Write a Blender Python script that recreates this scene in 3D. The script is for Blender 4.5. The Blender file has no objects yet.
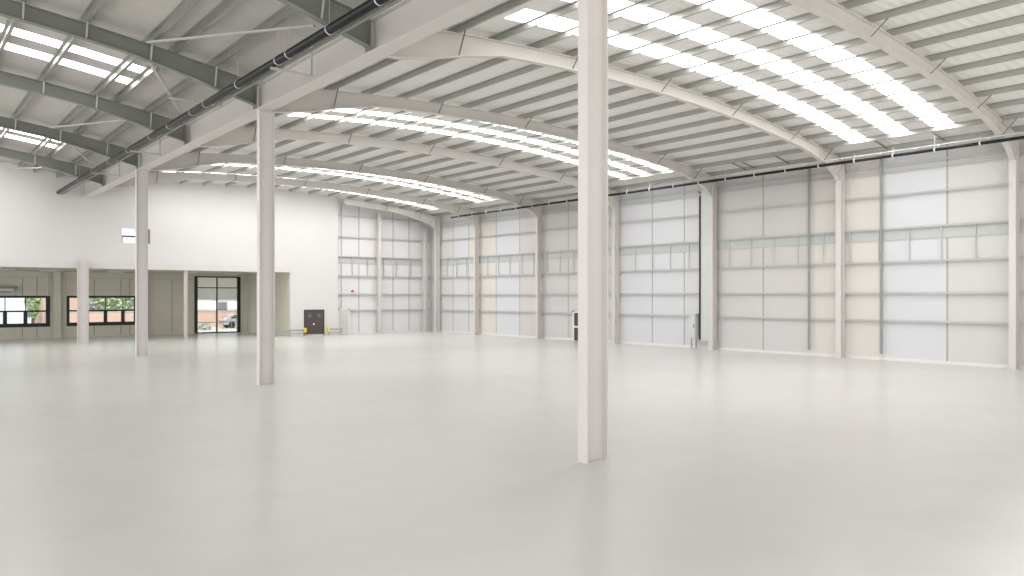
import bpy, math, random
from mathutils import Vector, Matrix
random.seed(7)
scene = bpy.context.scene
col = scene.collection

# ------------------------------------------------------------------ materials
def material(name, color, rough=.6, spec=.3, metal=0., noise=0., nscale=3., bump=0., emit=None, wave=None):
    m = bpy.data.materials.new(name); m.use_nodes = True
    nt = m.node_tree; n = nt.nodes; l = nt.links
    b = n['Principled BSDF']
    b.inputs['Base Color'].default_value = (*color, 1)
    b.inputs['Roughness'].default_value = rough
    b.inputs['Specular IOR Level'].default_value = spec
    b.inputs['Metallic'].default_value = metal
    tc = n.new('ShaderNodeTexCoord')
    if noise:
        nz = n.new('ShaderNodeTexNoise'); nz.inputs['Scale'].default_value = nscale; nz.inputs['Detail'].default_value = 4
        l.new(tc.outputs['Object'], nz.inputs['Vector'])
        rp = n.new('ShaderNodeValToRGB')
        rp.color_ramp.elements[0].position = .3; rp.color_ramp.elements[1].position = .7
        rp.color_ramp.elements[0].color = (*[max(0, c*(1-noise)) for c in color], 1)
        rp.color_ramp.elements[1].color = (*[min(1, c*(1+noise)) for c in color], 1)
        l.new(nz.outputs['Fac'], rp.inputs['Fac']); l.new(rp.outputs['Color'], b.inputs['Base Color'])
    if wave:
        axis, period, strength = wave
        wv = n.new('ShaderNodeTexWave'); wv.bands_direction = axis; wv.inputs['Scale'].default_value = 0.314/period
        l.new(tc.outputs['Object'], wv.inputs['Vector'])
        bp = n.new('ShaderNodeBump'); bp.inputs['Strength'].default_value = strength; bp.inputs['Distance'].default_value = .03
        l.new(wv.outputs['Fac'], bp.inputs['Height']); l.new(bp.outputs['Normal'], b.inputs['Normal'])
    if emit:
        b.inputs['Emission Color'].default_value = (*emit[0], 1); b.inputs['Emission Strength'].default_value = emit[1]
    return m

cream   = material('cream_steel_paint', (.63, .60, .57), .5, .3, noise=.02, nscale=1.)
creamco = material('cream_column_paint', (.655, .62, .60), .5, .3, noise=.02, nscale=1.)
greyst  = material('grey_steel_paint', (.215, .225, .2), .5, .3, noise=.05, nscale=1.5)
galv    = material('galvanised_steel', (.46, .465, .43), .38, .4, metal=.65, noise=.05, nscale=2.)
galvL   = material('galvanised_steel_dull', (.35, .36, .325), .4, .4, metal=.65, noise=.05, nscale=2.)
railm   = material('wall_rail_grey', (.56, .56, .545), .5, .3, noise=.04, nscale=2.)
postm   = material('dark_wall_post_grey', (.30, .305, .295), .5, .3, noise=.04)
bandm   = material('grey_band_panel', (.53, .545, .53), .6, .2, noise=.03)
jointm  = material('panel_joint_grey', (.40, .40, .39), .6, .2, noise=.03)
brace   = material('dark_brace', (.20, .185, .165), .5, .3, noise=.05)
pale    = material('pale_bar', (.48, .48, .43), .5, .3, noise=.04)
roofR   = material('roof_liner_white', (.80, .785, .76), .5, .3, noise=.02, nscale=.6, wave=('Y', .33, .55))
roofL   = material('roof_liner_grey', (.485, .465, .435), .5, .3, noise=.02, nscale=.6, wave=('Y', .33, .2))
glow    = material('rooflight_sheet', (.9, .9, .9), .4, .3, emit=((1, .99, .985), 8.0), noise=.01)
white   = material('white_plaster', (.68, .667, .655), .75, .15, noise=.012, nscale=.25)
beamw   = material('white_trim_paint', (.66, .635, .61), .6, .2, noise=.02)
skirt   = material('kerb_white', (.78, .755, .73), .6, .2, noise=.02)
black   = material('black_pipe', (.012, .013, .013), .4, .3, noise=.1)
clipm   = material('pipe_clip_steel', (.75, .75, .74), .3, .5, noise=.03)
framebk = material('black_window_frame', (.012, .016, .022), .4, .4, noise=.1)
doorm   = material('dark_door_paint', (.085, .072, .07), .5, .3, noise=.06)
visionm = material('door_vision_panel', (.17, .175, .20), .2, .5, noise=.05)
yellow  = material('safety_yellow', (.85, .62, .03), .5, .3, noise=.04)
barrier = material('barrier_grey', (.34, .36, .37), .4, .4, noise=.04)
ocback  = material('annex_liner', (.66, .645, .55), .6, .2, noise=.03, nscale=.8, wave=('X', .4, .08))
occeil  = material('annex_ceiling', (.6, .57, .5), .7, .2, noise=.05)
boxm    = material('cabinet_grey', (.60, .62, .62), .4, .4, noise=.04)
traym   = material('cable_tray_grey', (.62, .65, .64), .4, .4, noise=.04)
redm    = material('red_plastic', (.55, .06, .07), .4, .4, noise=.05)
brown   = material('brown_reveal', (.24, .19, .16), .6, .2, noise=.05)
gdoor   = material('pale_grey_door', (.60, .605, .58), .5, .3, noise=.04)
blindm  = material('shutter_slats', (.86, .83, .79), .6, .2, noise=.03, wave=('Z', .12, .7))
tarmac  = material('yard_paving', (.50, .48, .45), .9, .1, noise=.1, nscale=.5)
grassm  = material('lawn_green', (.20, .28, .09), .9, .1, noise=.3, nscale=3.)
leafm   = material('tree_leaf_green', (.36, .46, .22), .8, .1, noise=.45, nscale=2.5)
leafg   = material('tree_leaf_grey', (.46, .48, .42), .8, .1, noise=.3, nscale=2.5)
bark    = material('tree_bark', (.12, .09, .06), .9, .1, noise=.3)
shed    = material('pale_shed_cladding', (.66, .70, .76), .5, .3, noise=.03, wave=('X', .5, .4))
housem  = material('white_render_wall', (.80, .80, .78), .8, .1, noise=.03)
slatem  = material('house_roof_grey', (.42, .44, .42), .8, .1, noise=.1)
carm    = material('car_paint_grey', (.33, .35, .38), .25, .5, noise=.04)
cargl   = material('car_glass_dark', (.04, .05, .06), .1, .5, noise=.1)
tyre    = material('car_tyre_black', (.02, .02, .02), .8, .2, noise=.1)
redrail = material('rust_red_railing', (.45, .17, .11), .6, .3, noise=.1)

def brick_mat():
    m = bpy.data.materials.new('orange_brickwork'); m.use_nodes = True
    n = m.node_tree.nodes; l = m.node_tree.links; b = n['Principled BSDF']
    tc = n.new('ShaderNodeTexCoord'); mp = n.new('ShaderNodeMapping'); mp.inputs['Rotation'].default_value = (math.pi/2, 0, 0)
    br = n.new('ShaderNodeTexBrick'); br.inputs['Color1'].default_value = (.60, .36, .26, 1); br.inputs['Color2'].default_value = (.53, .31, .23, 1)
    br.inputs['Mortar'].default_value = (.6, .5, .43, 1); br.inputs['Scale'].default_value = 3
    l.new(tc.outputs['Object'], mp.inputs['Vector']); l.new(mp.outputs['Vector'], br.inputs['Vector']); l.new(br.outputs['Color'], b.inputs['Base Color'])
    b.inputs['Roughness'].default_value = .9
    return m
brickm = brick_mat()
def translucent(m, fac):
    n = m.node_tree.nodes; l = m.node_tree.links; b = n['Principled BSDF']
    t = n.new('ShaderNodeBsdfTranslucent'); t.inputs['Color'].default_value = (.86, .82, .77, 1)
    mx = n.new('ShaderNodeMixShader'); mx.inputs['Fac'].default_value = fac
    l.new(b.outputs[0], mx.inputs[1]); l.new(t.outputs[0], mx.inputs[2]); l.new(mx.outputs[0], n['Material Output'].inputs['Surface'])
translucent(blindm, .55)

def glass_mat():
    m = bpy.data.materials.new('window_glass'); m.use_nodes = True
    n = m.node_tree.nodes; l = m.node_tree.links; n.remove(n['Principled BSDF'])
    t = n.new('ShaderNodeBsdfTransparent'); t.inputs['Color'].default_value = (.93, .96, .96, 1)
    g = n.new('ShaderNodeBsdfGlossy'); g.inputs['Roughness'].default_value = .02
    mx = n.new('ShaderNodeMixShader'); mx.inputs['Fac'].default_value = .05
    l.new(t.outputs[0], mx.inputs[1]); l.new(g.outputs[0], mx.inputs[2]); l.new(mx.outputs[0], n['Material Output'].inputs['Surface'])
    return m
glass = glass_mat()

def floor_mat():
    m = bpy.data.materials.new('polished_concrete'); m.use_nodes = True
    n = m.node_tree.nodes; l = m.node_tree.links; b = n['Principled BSDF']
    tc = n.new('ShaderNodeTexCoord')
    a = n.new('ShaderNodeTexNoise'); a.inputs['Scale'].default_value = .16; a.inputs['Detail'].default_value = 5; a.inputs['Roughness'].default_value = .55
    c = n.new('ShaderNodeTexNoise'); c.inputs['Scale'].default_value = 1.1; c.inputs['Detail'].default_value = 6
    l.new(tc.outputs['Object'], a.inputs['Vector']); l.new(tc.outputs['Object'], c.inputs['Vector'])
    r1 = n.new('ShaderNodeValToRGB'); r1.color_ramp.elements[0].position = .35; r1.color_ramp.elements[1].position = .65
    r1.color_ramp.elements[0].color = (.61, .597, .578, 1); r1.color_ramp.elements[1].color = (.63, .63, .61, 1)
    r2 = n.new('ShaderNodeValToRGB'); r2.color_ramp.elements[0].position = .3; r2.color_ramp.elements[1].position = .7
    r2.color_ramp.elements[0].color = (.97, .965, .96, 1); r2.color_ramp.elements[1].color = (1, 1, 1, 1)
    mx = n.new('ShaderNodeMix'); mx.data_type = 'RGBA'; mx.blend_type = 'MULTIPLY'; mx.inputs[0].default_value = 1
    l.new(a.outputs['Fac'], r1.inputs['Fac']); l.new(c.outputs['Fac'], r2.inputs['Fac'])
    l.new(r1.outputs['Color'], mx.inputs[6]); l.new(r2.outputs['Color'], mx.inputs[7]); l.new(mx.outputs[2], b.inputs['Base Color'])
    b.inputs['Roughness'].default_value = .24; b.inputs['Specular IOR Level'].default_value = .09
    return m
floorm = floor_mat()

# ------------------------------------------------------------------ mesh helpers
class MB:
    """collects boxes, prisms and tubes for ONE mesh"""
    def __init__(s): s.v = []; s.f = []; s.mi = []
    def add(s, vs, fs, mi=0):
        o = len(s.v); s.v += [tuple(v) for v in vs]
        s.f += [tuple(i+o for i in f) for f in fs]; s.mi += [mi]*len(fs); return s
    def box(s, x0, x1, y0, y1, z0, z1, mi=0):
        return s.add([(x0,y0,z0),(x1,y0,z0),(x1,y1,z0),(x0,y1,z0),(x0,y0,z1),(x1,y0,z1),(x1,y1,z1),(x0,y1,z1)],
                     [(3,2,1,0),(4,5,6,7),(0,1,5,4),(1,2,6,5),(2,3,7,6),(3,0,4,7)], mi)
    def bar(s, a, b, w, h, mi=0):
        """rectangular bar from a to b: w across, h upward"""
        a = Vector(a); b = Vector(b); d = (b-a).normalized()
        up = Vector((0,0,1)) if abs(d.z) < .95 else Vector((0,1,0))
        x = d.cross(up).normalized()*w/2; u = x.cross(d).normalized()*h/2
        vs = [p+q for p in (a, b) for q in (-x-u, x-u, x+u, -x+u)]
        return s.add(vs, [(0,1,2,3),(7,6,5,4),(0,4,5,1),(1,5,6,2),(2,6,7,3),(3,7,4,0)], mi)
    def tube(s, pts, r, n=10, mi=0, cap=True):
        pts = [Vector(p) for p in pts]; rings = []
        for i, p in enumerate(pts):
            d = (pts[min(i+1, len(pts)-1)]-pts[max(i-1, 0)]).normalized()
            up = Vector((0,0,1)) if abs(d.z) < .95 else Vector((0,1,0))
            x = d.cross(up).normalized(); u = x.cross(d)
            rings.append([p+(x*math.cos(2*math.pi*k/n)+u*math.sin(2*math.pi*k/n))*r for k in range(n)])
        vs = [v for rg in rings for v in rg]; fs = []
        for i in range(len(pts)-1):
            for k in range(n):
                fs.append((i*n+k, i*n+(k+1)%n, (i+1)*n+(k+1)%n, (i+1)*n+k))
        if cap: fs += [tuple(range(n-1, -1, -1)), tuple(range((len(pts)-1)*n, len(pts)*n))]
        return s.add(vs, fs, mi)
    def sweep(s, stations, mi=0):
        """each station: four corners; closed box-like sweep through them"""
        vs = [v for st in stations for v in st]; fs = []
        for i in range(len(stations)-1):
            for k in range(4):
                fs.append((i*4+k, i*4+(k+1)%4, (i+1)*4+(k+1)%4, (i+1)*4+k))
        e = (len(stations)-1)*4
        fs += [(3,2,1,0), (e,e+1,e+2,e+3)]
        return s.add(vs, fs, mi)
    def build(s, name, mats, parent=None, smooth=False, loc=None):
        me = bpy.data.meshes.new(name); me.from_pydata(s.v, [], s.f)
        for m in (mats if isinstance(mats, (list, tuple)) else [mats]): me.materials.append(m)
        me.polygons.foreach_set('material_index', s.mi)
        if smooth: me.polygons.foreach_set('use_smooth', [True]*len(s.f))
        me.update(); me.validate()
        import bmesh
        bm = bmesh.new(); bm.from_mesh(me); bmesh.ops.recalc_face_normals(bm, faces=bm.faces); bm.to_mesh(me); bm.free()
        o = bpy.data.objects.new(name, me); col.objects.link(o)
        if parent is not None: o.parent = parent
        if loc is not None: o.location = loc
        return o
def tag(o, label, cat, group=None, kind=None):
    o['label'] = label; o['category'] = cat
    if group: o['group'] = group
    if kind: o['kind'] = kind
    return o
def struct(o, label=None):
    o['kind'] = 'structure'
    if label: o['label'] = label
    return o
def empty(name, loc=(0,0,0), rz=0):
    o = bpy.data.objects.new(name, None); col.objects.link(o); o.location = loc; o.rotation_euler = (0,0,rz); o.empty_display_size = .2; return o
def copy_tree(o, parent=None):
    c = o.copy(); col.objects.link(c); c.parent = parent
    for ch in list(o.children): copy_tree(ch, c)
    return c
ORD = ['first','second','third','fourth','fifth','sixth','seventh','eighth','ninth','tenth','eleventh','twelfth','thirteenth',
       'fourteenth','fifteenth','sixteenth','seventeenth','eighteenth','nineteenth','twentieth'] + \
      ['twenty-first','twenty-second','twenty-third','twenty-fourth','twenty-fifth','twenty-sixth','twenty-seventh','twenty-eighth','twenty-ninth','thirtieth','thirty-first']

# ------------------------------------------------------------------ layout
XI, XR = 10.39, 38.30          # column row in the hall, column row at the long wall
YF = 59.20                     # white office-block wall
YG = 59.72                     # cladding of the end wall
XW = 38.93                     # cladding of the long wall
def YI(k): return 10.5 + 8.4*k + .13
def YW(k): return 12.18 + 7.95*k + .14
def YL(k, X):
    t = (X-XI)/(XR-XI); return YI(k)*(1-t)+YW(k)*t
KG = 5.74                      # end frame
def ztop(X): return 11.56-.0048*(X-22.5)**2            # top of the arched beams
def ztopL(X): return 12.0-.1226*(X-3)-.00667*(X-3)*(X-6.1) if X > -4.64 else 12.35
PD = .20                       # purlin depth
def zroof(X): return ztop(X)+PD
PDL = .27
def zroofL(X): return ztopL(X)+PDL
def interp(tab, X):
    for (a, za), (b, zb) in zip(tab, tab[1:]):
        if a <= X <= b: return za+(zb-za)*(X-a)/(b-a)
    return tab[0][1] if X < tab[0][0] else tab[-1][1]
def zbot(X):
    hi = ztop(X)-.46
    if X < 15: hi = min(hi, interp([(10.3,9.92),(11.2,9.96),(12.6,10.22),(13.6,10.50),(15,10.78)], X))
    if X > 34: hi = min(hi, interp([(34,10.50),(35.5,10.22),(36.6,9.97),(37.3,9.76),(37.8,9.55),(38.1,9.34),(38.4,9.1)], X))
    return hi
def zbotL(X):
    return min(ztopL(X)-.50, interp([(6.1,11.12),(8.05,10.70),(9.1,10.42),(10.42,10.08)], X) if X > 6.1 else 99)

# ------------------------------------------------------------------ floor and ground outside
fl = MB().box(-14, 39.4, -9, 68.6, -.2, 0).build('floor', floorm); struct(fl, 'pale polished concrete floor')
gr = MB().box(-60, 90, 68.6, 190, -.2, -.06).build('ground_outside', tarmac); struct(gr, 'pale paved yard outside the windows')

# ------------------------------------------------------------------ roofs with openings for the rooflights
RL_R = {0: [(.222,.34),(.467,.585),(.715,.833)], 2: [(.205,.30),(.425,.52),(.635,.73)], 4: [(.205,.295),(.40,.49),(.595,.685)], 5: [(.13,.25),(.38,.51)]}
RL_L = {2: [(.40,.50),(.63,.735)], 4: [(.40,.52),(.64,.76)], 5: [(.25,.42)]}
RX0, RX1 = 14.2, 37.0
LX0, LX1 = -3.0, 7.5
def bayk(b, fr):
    k1 = b+1 if b < 5 else KG+.28
    return b+(k1-b)*fr
def roof(name, mat, xs, zf, lights, lx0, lx1, label):
    m = MB(); ks = []
    for b in range(-2, 6):
        fr = [0]+[q for p in lights.get(b, []) for q in p]+[1]
        for i in range(len(fr)-1): ks.append((bayk(b, fr[i]), bayk(b, fr[i+1]), i % 2 == 1))
    for ka, kb, hole in ks:
        for xa, xb in zip(xs, xs[1:]):
            if hole and xa >= lx0-1e-4 and xb <= lx1+1e-4: continue
            m.add([(xa,YL(ka,xa),zf(xa)),(xb,YL(ka,xb),zf(xb)),(xb,YL(kb,xb),zf(xb)),(xa,YL(kb,xa),zf(xa))], [(0,1,2,3)])
    return struct(m.build(name, mat), label)
def frange(a, b, n): return [a+(b-a)*i/n for i in range(n+1)]
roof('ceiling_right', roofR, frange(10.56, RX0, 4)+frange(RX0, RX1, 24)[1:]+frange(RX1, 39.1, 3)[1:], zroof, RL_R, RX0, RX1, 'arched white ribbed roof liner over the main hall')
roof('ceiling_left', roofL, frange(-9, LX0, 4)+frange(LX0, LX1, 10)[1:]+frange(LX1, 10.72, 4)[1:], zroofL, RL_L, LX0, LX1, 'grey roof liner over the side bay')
BAYW = ['nearest','second','third','fourth','fifth','sixth','farthest']
def rooflight(b, i, n, fr, zf, xs, side):
    m = MB(); ka, kb = bayk(b, fr[0]), bayk(b, fr[1])
    top = [(x, zf(x)) for x in xs]
    for (xa, za), (xb, zb) in zip(top, top[1:]):
        m.add([(xa,YL(ka,xa),za),(xb,YL(ka,xb),zb),(xb,YL(kb,xb),zb),(xa,YL(kb,xa),za)], [(0,1,2,3)])
    o = m.build('rooflight', glow)
    pos = (['nearest','middle','farthest'][i] if n == 3 else ['nearer','farther'][i] if n == 2 else 'single')
    if side == 'R': tag(o, f'white glowing rooflight strip, {pos} one in the {dict(((0,"nearest"),(2,"middle"),(4,"far"),(5,"last")))[b]} rooflit bay of the arched roof', 'rooflight', 'rooflight strips in the arched roof')
    else: tag(o, f'white glowing rooflight strip, {pos} one in the {dict(((2,"nearest"),(4,"middle"),(5,"last")))[b]} rooflit bay of the grey side roof', 'rooflight', 'rooflight strips in the side roof')
for b, L in RL_R.items():
    for i, fr in enumerate(L): rooflight(b, i, len(L), fr, zroof, frange(RX0, RX1, 24), 'R')
for b, L in RL_L.items():
    for i, fr in enumerate(L): rooflight(b, i, len(L), fr, zroofL, frange(LX0, LX1, 10), 'L')

# ------------------------------------------------------------------ purlins: one per line and bay
def zsec(L=1.0, d=PD-.005, w=.075, t=.012):
    m = MB(); m.box(-t/2, t/2, 0, L, -d, 0); m.box(-w, 0, 0, L, -t, 0); m.box(0, w, 0, L, -d, -d+t); m.box(w-t, w, 0, L, -d, -d+.03)
    return m
pur0 = zsec().build('roof_purlin', galv); purmesh = {'R': pur0.data}
pl0 = zsec(d=PDL-.005, w=.10).build('roof_purlin', galvL); purmesh['L'] = pl0.data
bpy.data.objects.remove(pur0); bpy.data.objects.remove(pl0)
PX_R = [38.15-1.65*n for n in range(17)]
PX_L = [8.9, 7.6, 6.8, 4.9, 3.2, 1.55, -.1]
def purlin(b, X, zf, side, label, group):
    ka, kb = b, (b+1 if b < 5 else KG+.05)
    a = Vector((X, YL(ka,X)+.01, zf(X)-.004)); c = Vector((X, YL(kb,X)-.01, zf(X)-.004))
    sl = math.atan((zf(X+.05)-zf(X-.05))/.1)
    o = bpy.data.objects.new('roof_purlin', purmesh[side]); col.objects.link(o)
    ang = math.atan2(-(c.x-a.x), c.y-a.y)
    o.matrix_world = Matrix.Translation(a) @ Matrix.Rotation(ang, 4, 'Z') @ Matrix.Rotation(-sl, 4, 'Y') @ Matrix.Diagonal((1, (c-a).length, 1, 1))
    tag(o, label, 'purlin', group)
for b in range(-1, 6):
    for n, X in enumerate(PX_R):
        if b == -1 and n > 11: continue
        purlin(b, X, zroof, 'R', f'grey steel roof purlin, {ORD[n]} up from the long wall, {ORD[b+1]} arched bay from camera', 'purlins of the arched roof')
for b in range(0, 6):
    for n, X in enumerate(PX_L):
        purlin(b, X, zroofL, 'L', f'grey purlin under the dark side roof, {ORD[n]} up from valley, {ORD[b]} bay from camera', 'purlins of the side roof')

# ------------------------------------------------------------------ arched beams
def ibeam_arch(xs, zt, zb, yf, w, tf=.03, tw=.03):
    m = MB(); top = []; bot = []; web = []
    for x in xs:
        y = yf(x); a, c = zt(x), zb(x)
        top.append([(x,y-w/2,a-tf),(x,y+w/2,a-tf),(x,y+w/2,a),(x,y-w/2,a)])
        bot.append([(x,y-w/2,c),(x,y+w/2,c),(x,y+w/2,c+tf),(x,y-w/2,c+tf)])
        web.append([(x,y-tw/2,c+tf),(x,y+tw/2,c+tf),(x,y+tw/2,a-tf),(x,y-tw/2,a-tf)])
    m.sweep(top); m.sweep(bot); m.sweep(web); return m
ARCHL = ['cream arched roof beam meeting the long wall at the right edge',
         'cream arched roof beam passing behind the nearest column, second along the wall',
         'cream arched roof beam springing from the second column, third along the wall',
         'cream arched roof beam fourth along the long wall, before the middle rooflights end',
         'cream arched roof beam springing from the third column, fifth along the wall',
         'cream arched roof beam sixth along the long wall, last full one before the end',
         'short cream arched beam against the far end wall above the grey cladding']
def fly(parent, X, y, z0, z1, dy, mat, w=.05):
    m = MB(); m.bar((X, y-.1, z0+.04), (X, y-dy, z1), w, .012); m.bar((X+.02, y-.1, z0+.04), (X+.02, y-dy, z1), .012, w)
    m.build('fly_brace', mat, parent)
for k in range(0, 7):
    kk = k if k < 6 else KG
    x0 = 10.9 if k < 6 else 29.55
    xs = frange(x0, 15.2, 8)+frange(15.2, 34, 18)[1:]+frange(34, 38.3, 12)[1:] if k < 6 else frange(29.55, 34, 6)+frange(34, 38.3, 12)[1:]
    a = ibeam_arch(xs, ztop, zbot, lambda x: YL(kk, x), .24, tw=.02).build('arched_beam', cream)
    tag(a, ARCHL[k], 'roof beam', 'arched roof beams of the main hall')
    for n in (1, 3, 6, 9, 12, 15):
        X = PX_R[n]
        if X < x0+.3 or n == 0 and k == 6: continue
        X = min(X, 37.6)
        fly(a, X+.04, YL(kk, X), zbot(X), zroof(X)-PD+.01, .62 if n < 12 else .45, brace, .028)
    for X in (36.3,):
        if X < x0: continue
        st = MB(); y = YL(kk, X); st.box(X-.012, X+.012, y-.11, y+.11, zbot(X)+.035, ztop(X)-.035); st.build('stiffener_plate', cream, a)

# grey rafters of the side roof
RAFL = ['grey steel rafter of the side roof nearest the camera',
        'grey steel rafter crossing top left, joining valley beam at the nearest pipe stretch',
        'grey steel rafter meeting the valley beam at the second column',
        'grey steel rafter between the second and third columns',
        'grey steel rafter meeting the valley beam at the third column',
        'grey steel rafter farthest down the side roof beside the white wall']
for k in range(0, 6):
    xs = frange(-8.5, 6, 12)+frange(6, 10.36, 10)[1:]
    a = ibeam_arch(xs, ztopL, zbotL, lambda x: YL(k, x), .24, tw=.02).build('side_rafter', greyst)
    tag(a, RAFL[k], 'rafter', 'grey rafters of the side roof')
    for X in (8.9, 6.8, 4.9, 3.2, 1.55):
        fly(a, X, YL(k, X), zbotL(X), ztopL(X)+.1, .3, pale, .05)
    e = MB(); y = YL(k, 10.33); e.box(10.345, 10.384, y-.14, y+.14, 9.976, 10.82); e.build('end_plate', greyst, a)

# ------------------------------------------------------------------ columns and valley beam
def column_mesh(d, w, h, tf=.028, tw=.02):
    m = MB(); m.box(0, tf, 0, w, 0, h); m.box(d-tf, d, 0, w, 0, h); m.box(tf, d-tf, w/2-tw/2, w/2+tw/2, 0, h); return m
def column(name, X, Y, d, w, h, label, group, cap=True):
    o = column_mesh(d, w, h).build(name, creamco, loc=(X, Y, 0)); tag(o, label, 'column', group)
    MB().box(-.005, d+.005, -.005, w+.005, 0, .02).build('base_plate', creamco, o)
    if cap: MB().box(-.02, d+.02, -.02, w+.02, h-.03, h).build('cap_plate', creamco, o)
    return o
for k, lab in ((0, 'tall cream steel column nearest the camera in the open floor'), (2, 'tall cream steel column second from camera, left of the dark double door'),
               (4, 'tall cream steel column third from camera, beside the small high window')):
    column('steel_column', XI+{0:.02,2:.05,4:-.06}[k], YI(k)-.13+{0:0,2:-.1,4:.1}[k], .57, .26, 9.93, lab, 'columns of the middle row')
column('steel_column', 10.08, 59.0-.3, .64, .28, 5.62, 'cream column under the white wall between the two black-framed windows', 'columns of the middle row', cap=False)
for i, (ka, kb) in enumerate(((-1.6, .0), (0, 2), (2, 4), (4, 5.77))):
    ya, yb = YI(ka)+.01, YI(kb)-.01
    z0, z1 = 9.94, 10.86
    m = MB(); m.box(10.376, 10.92, ya, yb, z0, z0+.035); m.box(10.376, 10.92, ya, yb, z1-.03, z1); m.box(10.55, 10.58, ya, yb, z0+.035, z1-.03)
    o = m.build('valley_beam', cream)
    tag(o, f'cream valley beam carrying both roofs, {["before the nearest column","from nearest to second column","from second to third column","from third column to white wall"][i]}', 'beam', 'valley beam lengths')
    for k in range(math.ceil(ka+.01), math.floor(kb-.01)+1):
        if k % 2 or True:
            s = MB(); y = YI(k); s.box(10.40, 10.55, y-.012, y+.012, z0+.04, z1-.035); s.build('stiffener_plate', cream, o)
    g = MB(); g.box(10.385, 10.88, ya, yb, 10.862, 10.88); g.box(10.385, 10.40, ya, yb, 10.88, 10.99); g.box(10.86, 10.88, ya, yb, 10.88, 10.99)
    o = g.build('valley_gutter', galv)
    tag(o, f'dull grey valley gutter above the cream beam, {["before the nearest column","from nearest to second column","from second to third column","from third column to white wall"][i]}', 'gutter', 'valley gutter lengths')
for k in range(0, 6):
    if k % 2 == 0:    # bearing block between the column cap and the beams
        pass

WCL = ['cream wall column at the right edge of the long wall', 'cream wall column second from the right edge, between cream tinted panels',
       'cream wall column beside the grey cable tray and cabinet', 'cream wall column seen just right of the nearest open-floor column',
       'cream wall column left of the nearest open-floor column', 'cream wall column sixth along, between warm tinted panels near the corner', 'cream wall column in the far corner of the hall']
for k in range(0, 7):
    kk = k if k < 6 else KG
    o = column('wall_column', XR, YW(kk)-.14, .425, .28, ztop(XR), WCL[k], 'columns of the long wall', cap=False)
# end wall columns
for X, lab in ((33.3, 'slender cream column in the middle of the far end wall'), (38.0, 'slender cream column of the end wall next to the corner')):
    m = MB(); w, d = .26, .36; h = zbot(X)-.02
    m.box(-w/2, w/2, 0, .025, 0, h); m.box(-w/2, w/2, d-.025, d, 0, h); m.box(-.01, .01, .025, d-.025, 0, h)
    o = m.build('end_wall_column', creamco, loc=(X, 59.05, 0)); tag(o, lab, 'column', 'columns of the far end wall')
    MB().box(-w/2-.005, w/2+.005, -.005, d+.005, 0, .02).build('base_plate', creamco, o)

# ------------------------------------------------------------------ long wall on the right
tints = {'blue': (.665,.67,.69), 'pink': (.63,.61,.605), 'warm': (.695,.665,.625), 'mid': (.67,.66,.655), 'soft': (.645,.63,.615)}
tm = {k: material('wall_liner_'+k, c, .5, .25, noise=.012, nscale=.5, wave=('Y', .2, .05)) for k, c in tints.items()}
tl = list(tm.values()); tk = list(tm)
zones = [(-14,4,'soft'),(4,15.23,'soft'),(15.23,18.24,'blue'),(18.24,22.12,'warm'),(22.12,28.1,'pink'),(28.1,30.67,'mid'),(30.67,36.1,'blue'),(36.1,41.26,'pink'),
         (41.26,46.84,'pink'),(46.84,49.86,'blue'),(49.86,53.7,'warm'),(53.7,56.03,'blue'),(56.03,YG,'mid')]
m = MB()
for a, b, t in zones: m.box(XW, XW+.1, a, b, 0, 10.62, tk.index(t))
wr = struct(m.build('wall_right', tl), 'long wall of pale liner panels')
for y in (56.03, 53.7, 49.86, 46.84, 41.26, 33.27, 30.67, 25.06, 15.23):
    MB().box(XW-.004, XW-.001, y-.042, y+.042, .14, 10.4).build('panel_joint', jointm, wr)
for y, lab in ((22.12, 'dark grey upright strip on long wall, left of second wall column'), (18.24, 'dark grey upright strip on long wall, right of second wall column')):
    o = MB().box(XW-.26, XW-.205, y-.06, y+.06, .32, 10.25)
    o = o.build('wall_upright', postm); tag(o, lab, 'upright', 'dark uprights on the long wall')
    for z in (2.0, 3.38, 4.92, 6.6, 8.24): MB().box(XW-.21, XW-.18, y-.05, y+.05, z-.06, z+.06).build('fixing_clip', postm, o)
struct(MB().box(XW-.06, XW-.001, -3, YG, 0, .14).build('baseboard_right', skirt), 'white kerb strip along the long wall')
RZ = [(2.0,'lowest'),(3.38,'second lowest'),(4.92,'third lowest'),(6.58,'fourth lowest'),(8.24,'fifth lowest'),(9.45,'second highest'),(9.74,'topmost')]
def rail_mesh(y0, y1, z):
    m = MB(); a, b = XW-.185, XW-.005
    m.box(a, b, y0, y1, z-.006, z+.006); m.box(a, a+.012, y0, y1, z-.055, z); m.box(b-.01, b, y0, y1, z, z+.05); return m
WB = []
for k in range(-1, 6):
    y0 = YW(k)+.16 if k >= 0 else 4.0; y1 = (YW(k+1) if k < 5 else YW(KG))-.16
    WB.append((y0, y1))
    for z, nm in RZ:
        o = rail_mesh(y0-.15, y1+.15-.005, z).build('wall_rail', railm)
        tag(o, f'grey horizontal wall rail, {nm}, {ORD[k+1]} bay of the long wall from the right edge', 'wall rail', 'rails of the long wall')
    MB().box(XW-.05, XW-.001, y0-.13, y1+.13, 6.0, 6.56).build('band_panel', bandm, wr)['label'] = 'grey band panel'
o = rail_mesh(YW(KG)+.16, YG-.02, 4.92).build('wall_rail', railm); tag(o, 'short grey wall rail tucked in the far corner behind the last wall column', 'wall rail', 'rails of the long wall')
n = 0
y = 13.98
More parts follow.
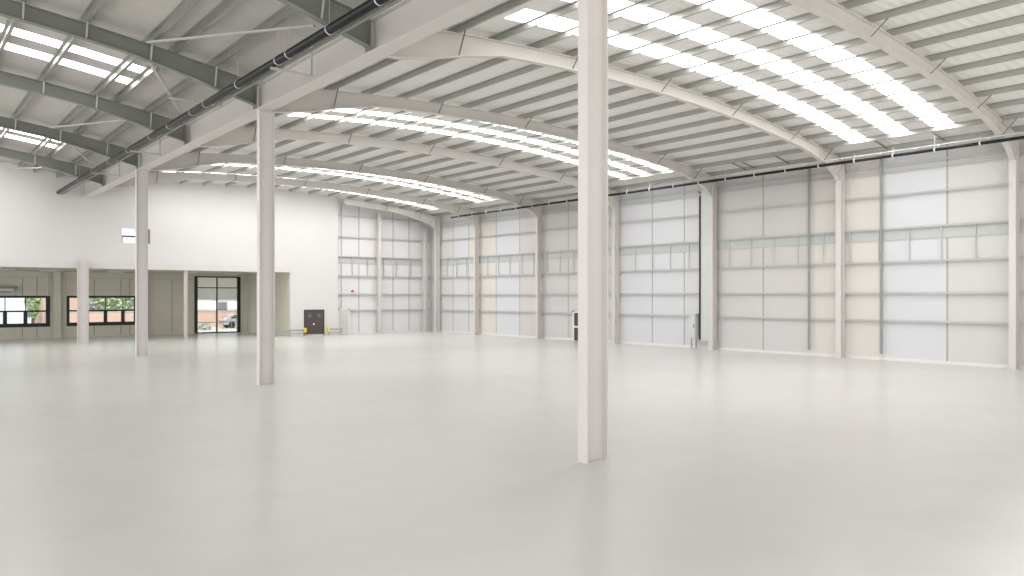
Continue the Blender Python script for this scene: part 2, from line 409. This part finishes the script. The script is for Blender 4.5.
while y < 58:
    if all(abs(y-YW(k if k < 6 else KG)) > .3 for k in range(7)) and not 28.3 < y < 29.3:
        q = MB(); q.box(XW-.15, XW-.138, y-.022, y+.022, 4.93, 6.57); q.box(XW-.15, XW-.1, y-.03, y-.02, 4.93, 6.57)
        o = q.build('short_stud', railm); tag(o, f'short grey stud between third and fourth rails of long wall, {ORD[n]} from right edge', 'stud', 'short studs of the long wall'); n += 1
    y += 1.477

# eaves pipe, hangers and cable along the long wall
ya, yb = 3.0, 53.0
o = MB().tube([(36.62,ya,9.80),(36.62,yb,9.80)], .075, 12).build('eaves_pipe', black, smooth=False)
tag(o, 'long black pipe running under the eaves of the long wall', 'pipe')
for i in range(27):
    y = 9.3+i*1.85
    if y > 52.8: break
    c = MB(); c.tube([(36.62,y-.03,9.80),(36.62,y+.03,9.80)], .092, 10); c.tube([(36.62,y,9.88),(36.62,y,10.16 if i % 3 else 10.42)], .012, 5); c.build('pipe_clip', clipm, o)
o = MB()
o.tube([(36.42,9,9.97),(36.42,28.0,9.97)], .02, 5)
o = o.build('eaves_cable', clipm); tag(o, 'thin white cable strung above the eaves pipe at the right', 'cable')
for y in (12.6, 14.6, 15.6, 17.2, 20.4, 23.5): MB().box(36.38,36.46,y-.05,y+.05,9.92,9.98).build('cable_clip', clipm, o)
for i, y in enumerate((15.0, 17.6, 22.9, 25.0, 25.6)):
    a = (36.52, y, zroof(36.52)-.13); b = (38.13, y+.05, zroof(38.13)-.15)
    o = MB().bar(a, b, .05, .05).build('eaves_strut', brace); tag(o, f'short dark strut between the last purlins above the eaves pipe, {ORD[i]} from the right edge', 'strut', 'short eaves struts')

# riser, tray and cabinet on the long wall
o = MB().box(XW-.36, XW-.30, 29.18, 29.27, .55, 9.3).build('riser_pipe', framebk); tag(o, 'dark vertical riser pipe on the long wall above the grey cabinet', 'pipe')
MB().tube([(XW-.33,29.22,9.3),(XW-.33,29.22,9.55),(XW-.15,29.5,9.65)], .04, 8).build('bend', framebk, o)
t = MB(); t.box(XW-.30, XW-.29, 28.40, 29.16, .5, 9.75); t.box(XW-.33, XW-.30, 28.40, 28.43, .5, 9.75); t.box(XW-.33, XW-.30, 29.13, 29.16, .5, 9.75)
for z in (.6, 3.0, 5.5, 9.0): t.box(XW-.29, XW-.003, 28.7, 28.76, z, z+.05)
o = t.build('cable_tray', traym); tag(o, 'tall grey vertical cable tray beside the cream wall column', 'cable tray')
e = empty('electrical_cabinet', (XW-.2, 29.64, 0)); tag(e, 'grey electrical cabinet on legs against the long wall beside the riser', 'cabinet')
MB().box(-.36, -.02, -.24, .24, .66, 2.12).build('housing', boxm, e)
d = MB().box(-.385, -.361, -.22, .22, .70, 2.08).build('door', boxm, e); MB().box(-.41, -.386, -.18, -.14, 1.3, 1.5).build('handle', framebk, d)
MB().box(-.40, 0, -.34, .34, 2.12, 2.17).build('top_cover', boxm, e)
for y in (-.17, .17): MB().box(-.22, -.17, y-.03, y+.03, 0, .66).build('leg', barrier, e)

# dark fire door in the long wall behind the nearest column
e = struct(empty('door_2', (XW, 39.35, 0)), 'dark glazed door in the long wall, partly behind the nearest column'); 
MB().box(-.22, -.19, -.14, -.0, 0, 2.16).build('frame', skirt, e); MB().box(-.22, -.19, 1.1, 1.24, 0, 2.16).build('frame', skirt, e); MB().box(-.22, -.19, -.14, 1.24, 2.06, 2.16).build('frame', skirt, e)
lf = MB().box(-.215, -.19, 0, 1.1, .02, 2.06).build('door_leaf', skirt, e)
MB().box(-.225, -.216, .06, 1.06, 1.09, 2.02).build('vision_panel', doorm, lf); MB().box(-.225, -.216, .06, 1.06, .03, .93).build('lower_panel', doorm, lf); MB().box(-.27, -.226, .1, 1.0, .99, 1.03).build('push_bar', clipm, lf)

# ------------------------------------------------------------------ far end wall
pm = {k: material('end_liner_'+k, c, .5, .25, noise=.012, nscale=.5, wave=('X', .2, .05)) for k, c in (('a',(.745,.735,.735)),('b',(.76,.75,.755)))}
m = MB()
for i, (a, b) in enumerate(((29.4,31.63),(31.63,33.4),(33.4,35),(35,36.65),(36.65,XW+.1))):
    zt = 11.8
    m.box(a, b, YG, YG+.1, 0, zt, i % 2)
we = struct(m.build('wall_back', list(pm.values())), 'pale liner panels of the far end wall')
for x in (29.98, 31.63, 35.0, 36.65): MB().box(x-.04, x+.04, YG-.004, YG-.001, .14, 11.2).build('panel_joint', jointm, we)
struct(MB().box(30.75, XW-.06, YG-.06, YG-.001, 0, .14).build('baseboard_back', skirt), 'white kerb strip along the far end wall')
for i, (xa, xb) in enumerate(((29.45, 33.29), (33.31, 37.99), (38.01, XW-.2))):
    for z, nm in RZ[:5]+[(10.0, 'topmost')]:
        z += .06
        if i == 2 and z > 9.8 or (i == 0 and z < 2.2): 
            if i == 0:
                q = MB(); a, b = YG-.185, YG-.005; q.box(30.75, xb, a, b, z-.006, z+.006); q.box(30.75, xb, a, a+.012, z-.08, z)
                o = q.build('end_wall_rail', railm); tag(o, f'grey rail of the far end wall, {nm}, running right from the pale door', 'wall rail', 'rails of the far end wall')
            continue
        q = MB(); a, b = YG-.185, YG-.005; q.box(xa, xb, a, b, z-.006, z+.006); q.box(xa, xb, a, a+.012, z-.08, z)
        o = q.build('end_wall_rail', railm); tag(o, f'grey rail of the far end wall, {nm}, {["beside the white block","between its two columns","in the corner"][i]}', 'wall rail', 'rails of the far end wall')
    if i < 2:
        MB().box(xa, xb, YG-.05, YG-.001, 6.0, 6.58).build('band_panel', bandm, we)['label'] = 'grey band panel'
for n, x in enumerate((30.96, 32.4, 34.0, 35.25, 36.78)):
    q = MB(); q.box(x-.03, x+.03, YG-.15, YG-.138, 4.98, 6.6); q.box(x-.03, x-.02, YG-.15, YG-.1, 4.98, 6.6)
    o = q.build('short_stud', railm); tag(o, f'short grey stud on the far end wall, {ORD[n]} from the white block', 'stud', 'short studs of the end wall')
o = empty('alarm_sounder', (30.98, YG-.0005, 3.66)); tag(o, 'small red alarm sounder on the far end wall above the pale door', 'alarm')
MB().tube([(0,.0,0),(0,-.16,0)], .085, 14).build('base', redm, o); MB().tube([(0,-.161,0),(0,-.23,0)], .06, 14).build('sounder', redm, o)
# pale personnel door
e = struct(empty('door_3', (29.62, YG-.2, 0)), 'pale grey personnel door in the end wall beside the white block')
for a, b, c, d in ((-.06,.02,0,2.2),(.94,1.06,0,2.2),(-.06,1.06,2.08,2.2)): MB().box(a, b, -.03, .05, c, d).build('frame', skirt, e)
lf = MB().box(.02, .94, 0, .04, .02, 2.08).build('door_leaf', gdoor, e); MB().box(.06, .9, -.04, -.005, 1.0, 1.06).build('push_bar', railm, lf)
MB().box(.3, .6, -.03, .05, 2.22, 2.42).build('sign_box', skirt, e)

# ------------------------------------------------------------------ white office block wall with an open annex underneath
wx0, wx1, wz0, wz1 = 12.9, 14.74, 6.98, 8.02     # high window
m = MB()
def wall_piece(xa, xb, za, topf, n=1):
    xs = frange(xa, xb, n)
    for a, b in zip(xs, xs[1:]):
        ta, tb = topf(a), topf(b)
        m.add([(a,YF,za),(b,YF,za),(b,YF,tb),(a,YF,ta),(a,YF+.3,za),(b,YF+.3,za),(b,YF+.3,tb),(a,YF+.3,ta)],
              [(0,1,2,3),(7,6,5,4),(3,2,6,7),(0,4,5,1)]+([(0,3,7,4)] if a == xa and za == 0 else [])+([(1,5,6,2)] if abs(b-xb) < 1e-6 else []))
wall_piece(-9, 10.5, 5.13, lambda x: zroofL(x)+.05, 20)
wall_piece(10.5, wx0, 5.13, lambda x: zroof(x)+.05, 3)
wall_piece(wx0, wx1, 5.13, lambda x: wz0, 1)
wall_piece(wx0, wx1, wz1, lambda x: zroof(x)+.05, 2)
wall_piece(wx1, 25.22, 5.13, lambda x: zroof(x)+.05, 10)
struct(m.build('wall_front', white), 'smooth white wall of the office block above the annex opening')
m = MB()
wall_piece(25.22, 29.42, 0, lambda x: zroof(x)+.05, 4)
struct(m.build('wall_front_side', white), 'smooth white wall around the dark double door')
struct(MB().box(29.12, 29.42, YF+.3, YG+.1, 0, 11.9).build('wall_return', white))
struct(MB().box(-9, 25.24, YF-.06, YF-.002, 5.13, 5.56).build('trim_1', beamw), 'pale beam edge along the foot of the white wall')
# high window
w = struct(empty('window_4', ((wx0+wx1)/2, YF+.1, wz0)), 'small high window in the white wall behind the third column')
hw = (wx1-wx0)/2; hh = wz1-wz0
MB().box(-hw, -hw+.06, -.03, .05, 0, .5).build('window_frame', framebk, w)
MB().box(-hw, hw, -.03, .05, .42, .52).build('transom', framebk, w)
MB().box(hw-.3, hw, -.12, .05, 0, hh).build('window_jamb', brown, w)
MB().box(-hw+.06, hw-.3, .0, .01, 0, hh).build('pane', glass, w)

# slender post and annex
q = MB(); q.box(-.11,-.095,-.1,.1,0,5.13); q.box(.095,.11,-.1,.1,0,5.13); q.box(-.095,.095,-.01,.01,0,5.13)
o = q.build('slender_post', creamco, loc=(17.22, YF+.12, 0)); tag(o, 'slender white post under the white wall left of the glazed doors', 'post')
MB().box(-.15,.15,-.15,.15,0,.02).build('base_plate', creamco, o)
YB = 68.5
struct(MB().box(-12, 25.5, YF+.3, YB+.3, 5.13, 5.4).build('ceiling_annex', occeil), 'dull ceiling of the open annex')
struct(MB().box(25.22, 25.5, YF+.3, YB, 0, 5.13).build('wall_annex_side', ocback), 'side wall of the open annex')
wins = [(4.1, 9.86, .88, 3.25), (10.98, 16.1, .88, 3.25)]
DX0, DX1, DZ1 = 20.6, 24.55, 4.95
m = MB()
def bw(xa, xb, za, zb): m.box(xa, xb, YB, YB+.25, za, zb)
bw(-12, 4.1, 0, 5.13); bw(9.86, 10.98, 0, 5.13); bw(16.1, DX0, 0, 5.13); bw(DX1, 25.5, 0, 5.13); bw(DX0, DX1, DZ1, 5.13)
for a, b, c, d in wins: bw(a, b, 0, c); bw(a, b, d, 5.13)
wb = struct(m.build('wall_annex_back', ocback), 'beige green back wall of the open annex')
for x in (8.05, 9.0, 12.9, 15.5, 18.78, 14.85):
    for za, zb in (((.1,.87),(3.27,4.6)) if x < 16.2 else ((.2, 4.7),)): MB().box(x-.025, x+.025, YB-.02, YB-.001, za, zb).build('panel_joint', postm, wb)
for xa, xb in ((4,10.1),(10.9,16.1),(16.4,20.4),(24.7,25.1)):
    MB().box(xa, xb, YB-.03, YB-.001, 3.72, 3.76).build('panel_rail', railm, wb); MB().box(xa, xb, YB-.05, YB-.001, 4.62, 4.70).build('panel_rail', railm, wb)
    if xa > 16: MB().box(xa, xb, YB-.03, YB-.001, 2.1, 2.14).build('panel_rail', railm, wb)
for x, lab in ((10.2, 'dull beige column on the annex back wall between the black-framed windows'), (16.45, 'dull beige column on the annex back wall beside the third tall column')):
    q = MB(); q.box(-.25,.25,-.3,-.28,0,5.12); q.box(-.25,.25,-.03,-.01,0,5.12); q.box(-.01,.01,-.28,-.03,0,5.12)
    o = q.build('annex_column', ocback, loc=(x+.1, YB, 0)); tag(o, lab, 'column', 'columns of the annex back wall'); MB().box(-.26,.26,-.31,-.005,0,.02).build('base_plate', ocback, o)
def win(idx, xa, xb, za, zb, thin, thick, label):
    e = struct(empty(f'window_{idx}', (0, YB+.05, 0)), label)
    f = MB(); t = .2
    f.box(xa, xb, -.09, .06, zb-.16, zb); f.box(xa, xb, -.09, .06, za, za+.28); f.box(xa, xa+t, -.09, .06, za+.28, zb-.16); f.box(xb-.28, xb, -.09, .06, za+.28, zb-.16)
    f.build('window_frame', framebk, e)
    zm = 2.08
    MB().box(xa+t, xb-.28, -.08, .04, zm-.06, zm+.06).build('transom', framebk, e)
    for x in thin: MB().box(x-.03, x+.03, -.06, .02, zm+.06, zb-.16).build('mullion', framebk, e)
    for x in thick: MB().box(x-.13, x+.13, -.07, .03, za+.28, zm-.06).build('mullion', framebk, e)
    MB().box(xa+t, xb-.28, .0, .012, za+.28, zb-.16).build('pane', glass, e)
win(1, *wins[0], [5.7, 6.95, 8.25], [5.6, 6.95, 8.25], 'black-framed window at the left edge of the annex')
win(2, *wins[1], [12.4, 13.72, 15.0], [12.4, 13.72, 15.0], 'black-framed window between the two cream columns of the annex')
# glazed door
e = struct(empty('door_4', (0, YB+.05, 0)), 'tall black-framed glazed door with half-lowered slatted shutter')
MB().box(DX0, DX0+.26, -.12, .1, 0, DZ1).build('door_frame', framebk, e); MB().box(DX1-.26, DX1, -.12, .1, 0, DZ1).build('door_frame', framebk, e); MB().box(DX0+.26, DX1-.26, -.1, .1, DZ1-.1, DZ1).build('door_frame', framebk, e)
MB().box(22.46, 22.56, -.08, .06, 0, DZ1-.1).build('mullion', framebk, e)
for xa, xb in ((DX0+.26, 22.46), (22.56, DX1-.26)):
    MB().box(xa, xb, -.08, .06, 3.92, 4.0).build('transom', framebk, e)
    for z, h in ((2.02, .03), (.95, .03), (.04, .06)): MB().box(xa, xb, -.05, .04, z-h/2, z+h).build('transom', framebk, e)
    MB().box(xa, xb, 0, .012, .1, DZ1-.1).build('pane', glass, e)
    MB().box(xa, xb, .12, .121, 2.92, DZ1-.1).build('shutter', blindm, e)
# wall heater, conduits and ceiling lights of the annex
e = empty('wall_heater', (6.7, YB-.2, 3.45)); tag(e, 'white wall heater with dark top above the left annex window', 'heater')
MB().box(-.7,.75,-.25,.0,.0,.34).build('housing', white, e); MB().box(-.7,1.0,-.3,.1,.34,.5).build('top_cover', postm, e); MB().box(-.6,.65,-.27,-.251,.04,.14).build('vent', postm, e)
for x, lab in ((9.68, 'white upright conduit right of the left annex window'), (11.12, 'white upright conduit left of the second annex window')):
    o = MB().tube([(x,YB-.06,3.3),(x,YB-.06,4.9)], .03, 8).build('conduit', clipm); tag(o, lab, 'conduit', 'conduits on the annex wall')
for i, (x, y) in enumerate(((6.6,64),(9.2,65),(11.4,64),(13.6,64.5),(18.9,64),(22.2,64.5))):
    e = empty('ceiling_light', (x, y, 5.13)); tag(e, f'small flat light fitting under the annex ceiling, {ORD[i]} from the left', 'ceiling light', 'annex ceiling lights')
    MB().box(-.5,.5,-.12,.12,-.09,-.002).build('housing', boxm, e); MB().box(-.46,.46,-.09,.09,-.105,-.091).build('diffuser', white, e)
# dark double door in the white wall
e = struct(empty('door_1', (27.28, YF, 0)), 'dark brown double door in the white wall between yellow-ended barriers')
for xa, xb in ((-.88, -.84), (.84, .88)): MB().box(xa, xb, -.06, -.005, 0, 2.12).build('door_frame', framebk, e)
MB().box(-.84, .84, -.06, -.005, 2.06, 2.12).build('door_frame', framebk, e)
for sgn in (-1, 1):
    xa, xb = sorted((sgn*.006, sgn*.835)); lf = MB().box(xa, xb, -.05, -.008, .12, 2.055).build('door_leaf', doorm, e)
    xa, xb = sorted((sgn*.28, sgn*.55)); MB().box(xa, xb, -.058, -.051, 1.5, 1.75).build('vision_panel', visionm, lf)
MB().box(-.13, .02, -.066, -.052, .88, 1.0).build('handle_plate', clipm, e)
# barriers
for i, (xa, xb, lab) in enumerate(((22.6, 26.3, 'low grey guard rail with yellow end left of the dark double door'), (28.25, 29.6, 'short grey guard rail with yellow end right of the dark double door'))):
    e = empty('guard_rail', (xa, 58.75, 0)); tag(e, lab, 'guard rail', 'guard rails beside the double door')
    L = xb-xa
    MB().tube([(.0,0,.5),(L,0,.5)], .055, 8).build('rail', barrier, e); MB().tube([(.0,0,.25),(L,0,.25)], .03, 8).build('rail', barrier, e)
    for x in frange(.12, L-.12, 3 if i == 0 else 1): MB().tube([(x,0,0),(x,0,.5)], .045, 8).build('post', barrier, e)
    xe = L-.1 if i == 0 else -.02
    MB().box(xe, xe+.2, -.1, .1, .3, .66).build('yellow_end', yellow, e)

# ------------------------------------------------------------------ black pipe along the valley beam
PXx, PZ = 9.0, 10.17
o = MB().tube([(PXx, -4, PZ), (PXx, 59.15, PZ)], .125, 16).build('drain_pipe', black, smooth=True); tag(o, 'long black pipe slung beside the valley beam under the side roof', 'pipe')
for y in [13.2, 16.0, 18.6, 21.2, 22.0, 25.3, 28.6, 30.2, 33.2, 36.0, 40, 44, 48, 52]:
    MB().tube([(PXx, y-.015, PZ), (PXx, y+.015, PZ)], .136, 16).build('pipe_clip', clipm, o)
    MB().tube([(PXx, y, PZ+.13), (PXx, y, zroofL(PXx)-.1)], .007, 5).build('hanger_rod', pale, o)
o = MB().box(PXx+.16, PXx+.24, -4, 59.1, PZ-.14, PZ-.10).build('pipe_rail', greyst); tag(o, 'slim grey rail running beside the black pipe by the valley beam', 'rail')
for i, y in enumerate((22.2, 39.0, 47.2)):
    e = empty('pipe_bracket', (0, y, 0)); tag(e, f'pale hanging bracket between the black pipe and valley beam, {ORD[i]} from camera', 'bracket', 'pipe brackets')
    MB().bar((8.85,0,PZ-.20),(10.2,0,PZ-.20),.06,.06).build('cross_bar', pale, e); MB().bar((10.15,0,PZ-.17),(10.15,0,10.9),.04,.04).build('hanger', pale, e)
# flat bracing under the side roof
BR = [((6.59,26.74,11.42),(9.49,20.6,10.92),'flat bracing bar under the side roof between the two nearest visible rafters'),
      ((6.89,28.2,11.38),(9.55,33.66,10.92),'flat bracing bar leaning down from the second-column rafter to the pipe'),
      ((8.61,31.9,10.98),(10.36,31.0,10.75),'short flat bar crossing from the bracing joint over the pipe to valley beam'),
      ((6.26,43.4,11.45),(8.47,37.6,11.12),'flat bracing bar under the side roof before the third-column rafter'),
      ((7.31,45.6,11.30),(9.25,50.2,10.98),'flat bracing bar behind the third-column rafter near the pipe end'),
      ((6.1,58.6,11.40),(7.6,55.5,11.2),'pale bracing bar under the side roof next to the white wall')]
for a, b, lab in BR:
    o = MB().bar(a, b, .11, .05).build('roof_brace', pale); tag(o, lab, 'brace', 'bracing bars of the side roof')
o = MB().tube([(12.45, 10.9, 10.98), (12.45, 18.5, 10.98)], .022, 6).build('thin_conduit', brace); tag(o, 'thin brown conduit under the arched roof beside the valley beam', 'conduit')
MB().tube([(12.45, 18.5, 10.98), (12.45, 18.62, 10.98)], .05, 8).build('end_fitting', brace, o)

# ------------------------------------------------------------------ outside the annex windows
def tree(x, y, h, r, label, mat, seed):
    rnd = random.Random(seed); e = empty('tree', (x, y, -.06)); tag(e, label, 'tree', 'trees outside')
    MB().tube([(0,0,0),(.05,0,h*.5),(0,.05,h*.75)], .14, 8).build('trunk', bark, e)
    m = MB()
    for i in range(900):
        u = rnd.random()**.4; th = rnd.random()*6.283; ph = math.acos(2*rnd.random()-1)
        p = Vector((r*u*math.sin(ph)*math.cos(th), r*u*math.sin(ph)*math.sin(th), h*.62+h*.38*u*math.cos(ph)))
        d1 = Vector((rnd.uniform(-1,1), rnd.uniform(-1,1), rnd.uniform(-1,1))).normalized()*.24; d2 = d1.orthogonal().normalized()*.13
        m.add([p-d1, p+d2, p+d1, p-d2], [(0,1,2,3)])
    m.build('foliage', mat, e)
tree(17.9, 87.5, 4.4, 1.3, 'rounded green tree beyond the second annex window, left one', leafm, 1)
tree(21.2, 91, 5.2, 1.9, 'bushy green tree beyond the second annex window, right one', leafm, 2)
tree(18.1, 97, 5.2, 1.5, 'pale grey green tree beyond the second annex window', leafg, 3)
tree(10.85, 85.2, 4.6, .62, 'green tree between pale shed and brick house outside the left annex window', leafm, 4)
def bush(x, y, r, label, mat, seed):
    rnd = random.Random(seed); m = MB()
    for i in range(500):
        v = Vector((rnd.gauss(0,1), rnd.gauss(0,1), abs(rnd.gauss(0,1)))).normalized()*r*rnd.uniform(.6,1)
        d1 = Vector((rnd.uniform(-1,1), rnd.uniform(-1,1), rnd.uniform(-1,1))).normalized()*.14; d2 = d1.orthogonal().normalized()*.08
        m.add([v-d1, v+d2, v+d1, v-d2], [(0,1,2,3)])
    o = m.build('bush', mat, loc=(x, y, -.06)); tag(o, label, 'bush')
bush(24.1, 77, .75, 'grey green bush outside the glazed door at its left', leafg, 9)
# pale curved-roof shed seen in the left window
m = MB(); n = 12; pr = [(4.6*math.cos(math.pi*i/n), 4.3*math.sin(math.pi*i/n)**.45) for i in range(n+1)]
vs = [(x, 0, z) for x, z in pr]+[(x, 9, z) for x, z in pr]
m.add(vs, [(i, i+1, n+2+i, n+1+i) for i in range(n)]+[tuple(range(n, -1, -1)), tuple(range(n+1, 2*n+2))])
e = m.build('pale_shed', shed, loc=(5.5, 82, -.06)); tag(e, 'pale blue grey round-roofed shed outside the left annex window', 'shed')
MB().box(2.4, 3.3, -.05, -.005, 0, 2.0).build('door', boxm, e); MB().box(-1.2, 1.4, -.05, -.005, 0, 2.6).build('roller_door', housem, e)
# brick wall and houses
o = MB().box(11.7, 46, 84.0, 84.3, -.06, 1.62).build('brick_wall', brickm); tag(o, 'long low orange brick wall across the yard outside', 'wall', kind='thing')
MB().box(11.65, 46.05, 83.95, 84.35, 1.62, 1.7).build('coping', slatem, o)
e = empty('brick_house', (13.9, 87.6, -.06)); tag(e, 'orange brick house between the two annex windows outside', 'house')
MB().box(-2.0, 1.2, 0, 6, 0, 5.2).build('wall', brickm, e); q = MB(); q.add([(-2.2,-.2,5.2),(1.4,-.2,5.2),(1.4,6.2,5.2),(-2.2,6.2,5.2),(-2.2,3,7),(1.4,3,7)], [(0,1,5,4),(2,3,4,5),(0,4,3),(1,2,5)]); q.build('roof', slatem, e)
wn = MB().box(-1.7, -.9, -.03, -.005, 1.6, 2.8).build('window', housem, e); MB().box(-1.62,-.98,-.04,-.031,1.68,2.72).build('pane', cargl, wn)
e = empty('white_house', (33.5, 100, -.06)); tag(e, 'white rendered house with grey green roof beyond the brick wall', 'house')
MB().box(-1.5, 4.5, 0, 8, 0, 3.0).build('wall', housem, e); q = MB(); q.add([(-1.8,-.3,3.0),(4.8,-.3,3.0),(4.8,8.3,3.0),(-1.8,8.3,3.0),(-1.2,3.8,3.7),(4.2,3.8,3.7)], [(0,1,5,4),(2,3,4,5),(0,4,3),(1,2,5)]); q.build('roof', slatem, e)
for x in (-.6, 2.2): wn = MB().box(x, x+1.3, -.04, -.005, 1.2, 2.6).build('window', slatem, e); MB().box(x+.1, x+1.2, -.05, -.041, 1.3, 2.5).build('pane', visionm, wn)
# railing and parked car
e = empty('yard_railing', (26.3, 78.2, -.06)); tag(e, 'rust red railing in the yard outside the glazed door', 'railing')
MB().tube([(0,0,1.25),(1.7,0,1.25)], .035, 6).build('top_rail', redrail, e)
for x in (0, .85, 1.7): MB().tube([(x,0,0),(x,0,1.25)], .03, 6).build('post', redrail, e)
e = empty('parked_car', (29.0, 80.5, -.06)); tag(e, 'grey parked car outside at the right of the glazed door', 'car')
prof = [(-2.1,.35),(-2.1,.8),(-1.75,.95),(-1.1,1.42),(.55,1.45),(1.15,1.0),(2.05,.85),(2.1,.4)]
q = MB(); n = len(prof); q.add([(x,-.85,z) for x, z in prof]+[(x,.85,z) for x, z in prof], [tuple(range(n)), tuple(range(2*n-1, n-1, -1))]+[(i,i+n,(i+1)%n+n,(i+1)%n) for i in range(n)]); q.build('car_body', carm, e)
q = MB(); q.add([(-1.5,-.86,1.0),(.95,-.86,1.0),(.45,-.86,1.36),(-1.05,-.86,1.35)], [(0,1,2,3)]); q.build('side_window', cargl, e)
for x in (-1.3, 1.35):
    for y in (-.8, .8): MB().tube([(x,y-.1,.33),(x,y+.1,.33)], .33, 16).build('wheel', tyre, e)

# ------------------------------------------------------------------ light
w = bpy.data.worlds.new('overcast_sky'); scene.world = w; w.use_nodes = True
nt = w.node_tree; bg = nt.nodes['Background']
tc = nt.nodes.new('ShaderNodeTexCoord'); sx = nt.nodes.new('ShaderNodeSeparateXYZ'); rp = nt.nodes.new('ShaderNodeValToRGB')
nt.links.new(tc.outputs['Generated'], sx.inputs[0]); nt.links.new(sx.outputs['Z'], rp.inputs['Fac'])
mr = nt.nodes.new('ShaderNodeMapRange'); mr.inputs['From Min'].default_value = -1; mr.inputs['From Max'].default_value = 1; mr.inputs['To Min'].default_value = 3.0; mr.inputs['To Max'].default_value = .5
nt.links.new(sx.outputs['X'], mr.inputs['Value'])
vm = nt.nodes.new('ShaderNodeVectorMath'); vm.operation = 'SCALE'; nt.links.new(rp.outputs['Color'], vm.inputs[0]); nt.links.new(mr.outputs['Result'], vm.inputs['Scale']); nt.links.new(vm.outputs[0], bg.inputs['Color'])
rp.color_ramp.elements[0].color = (1, .985, .97, 1); rp.color_ramp.elements[1].color = (.88, .94, 1, 1)
bg.inputs['Strength'].default_value = 1.0

sd = bpy.data.lights.new('sun', 'SUN'); so = bpy.data.objects.new('sun', sd); col.objects.link(so)
sd.energy = 4.2; sd.angle = math.radians(8); sd.color = (1, .97, .93)
so.rotation_euler = Vector((-.15, .62, -.77)).to_track_quat('-Z', 'Y').to_euler()
# ------------------------------------------------------------------ camera
cd = bpy.data.cameras.new('camera'); cam = bpy.data.objects.new('camera', cd); col.objects.link(cam)
cam.location = (0, 0, 3.2); cam.rotation_euler = (math.pi/2, 0, -math.radians(39.155))
cd.sensor_width = 36; cd.lens = 770/1024*36; cd.shift_y = 8.5/1024; cd.clip_end = 400
scene.camera = cam
scene.view_settings.view_transform = 'Standard'
scene.view_settings.look = 'None'
scene.view_settings.exposure = -0.08
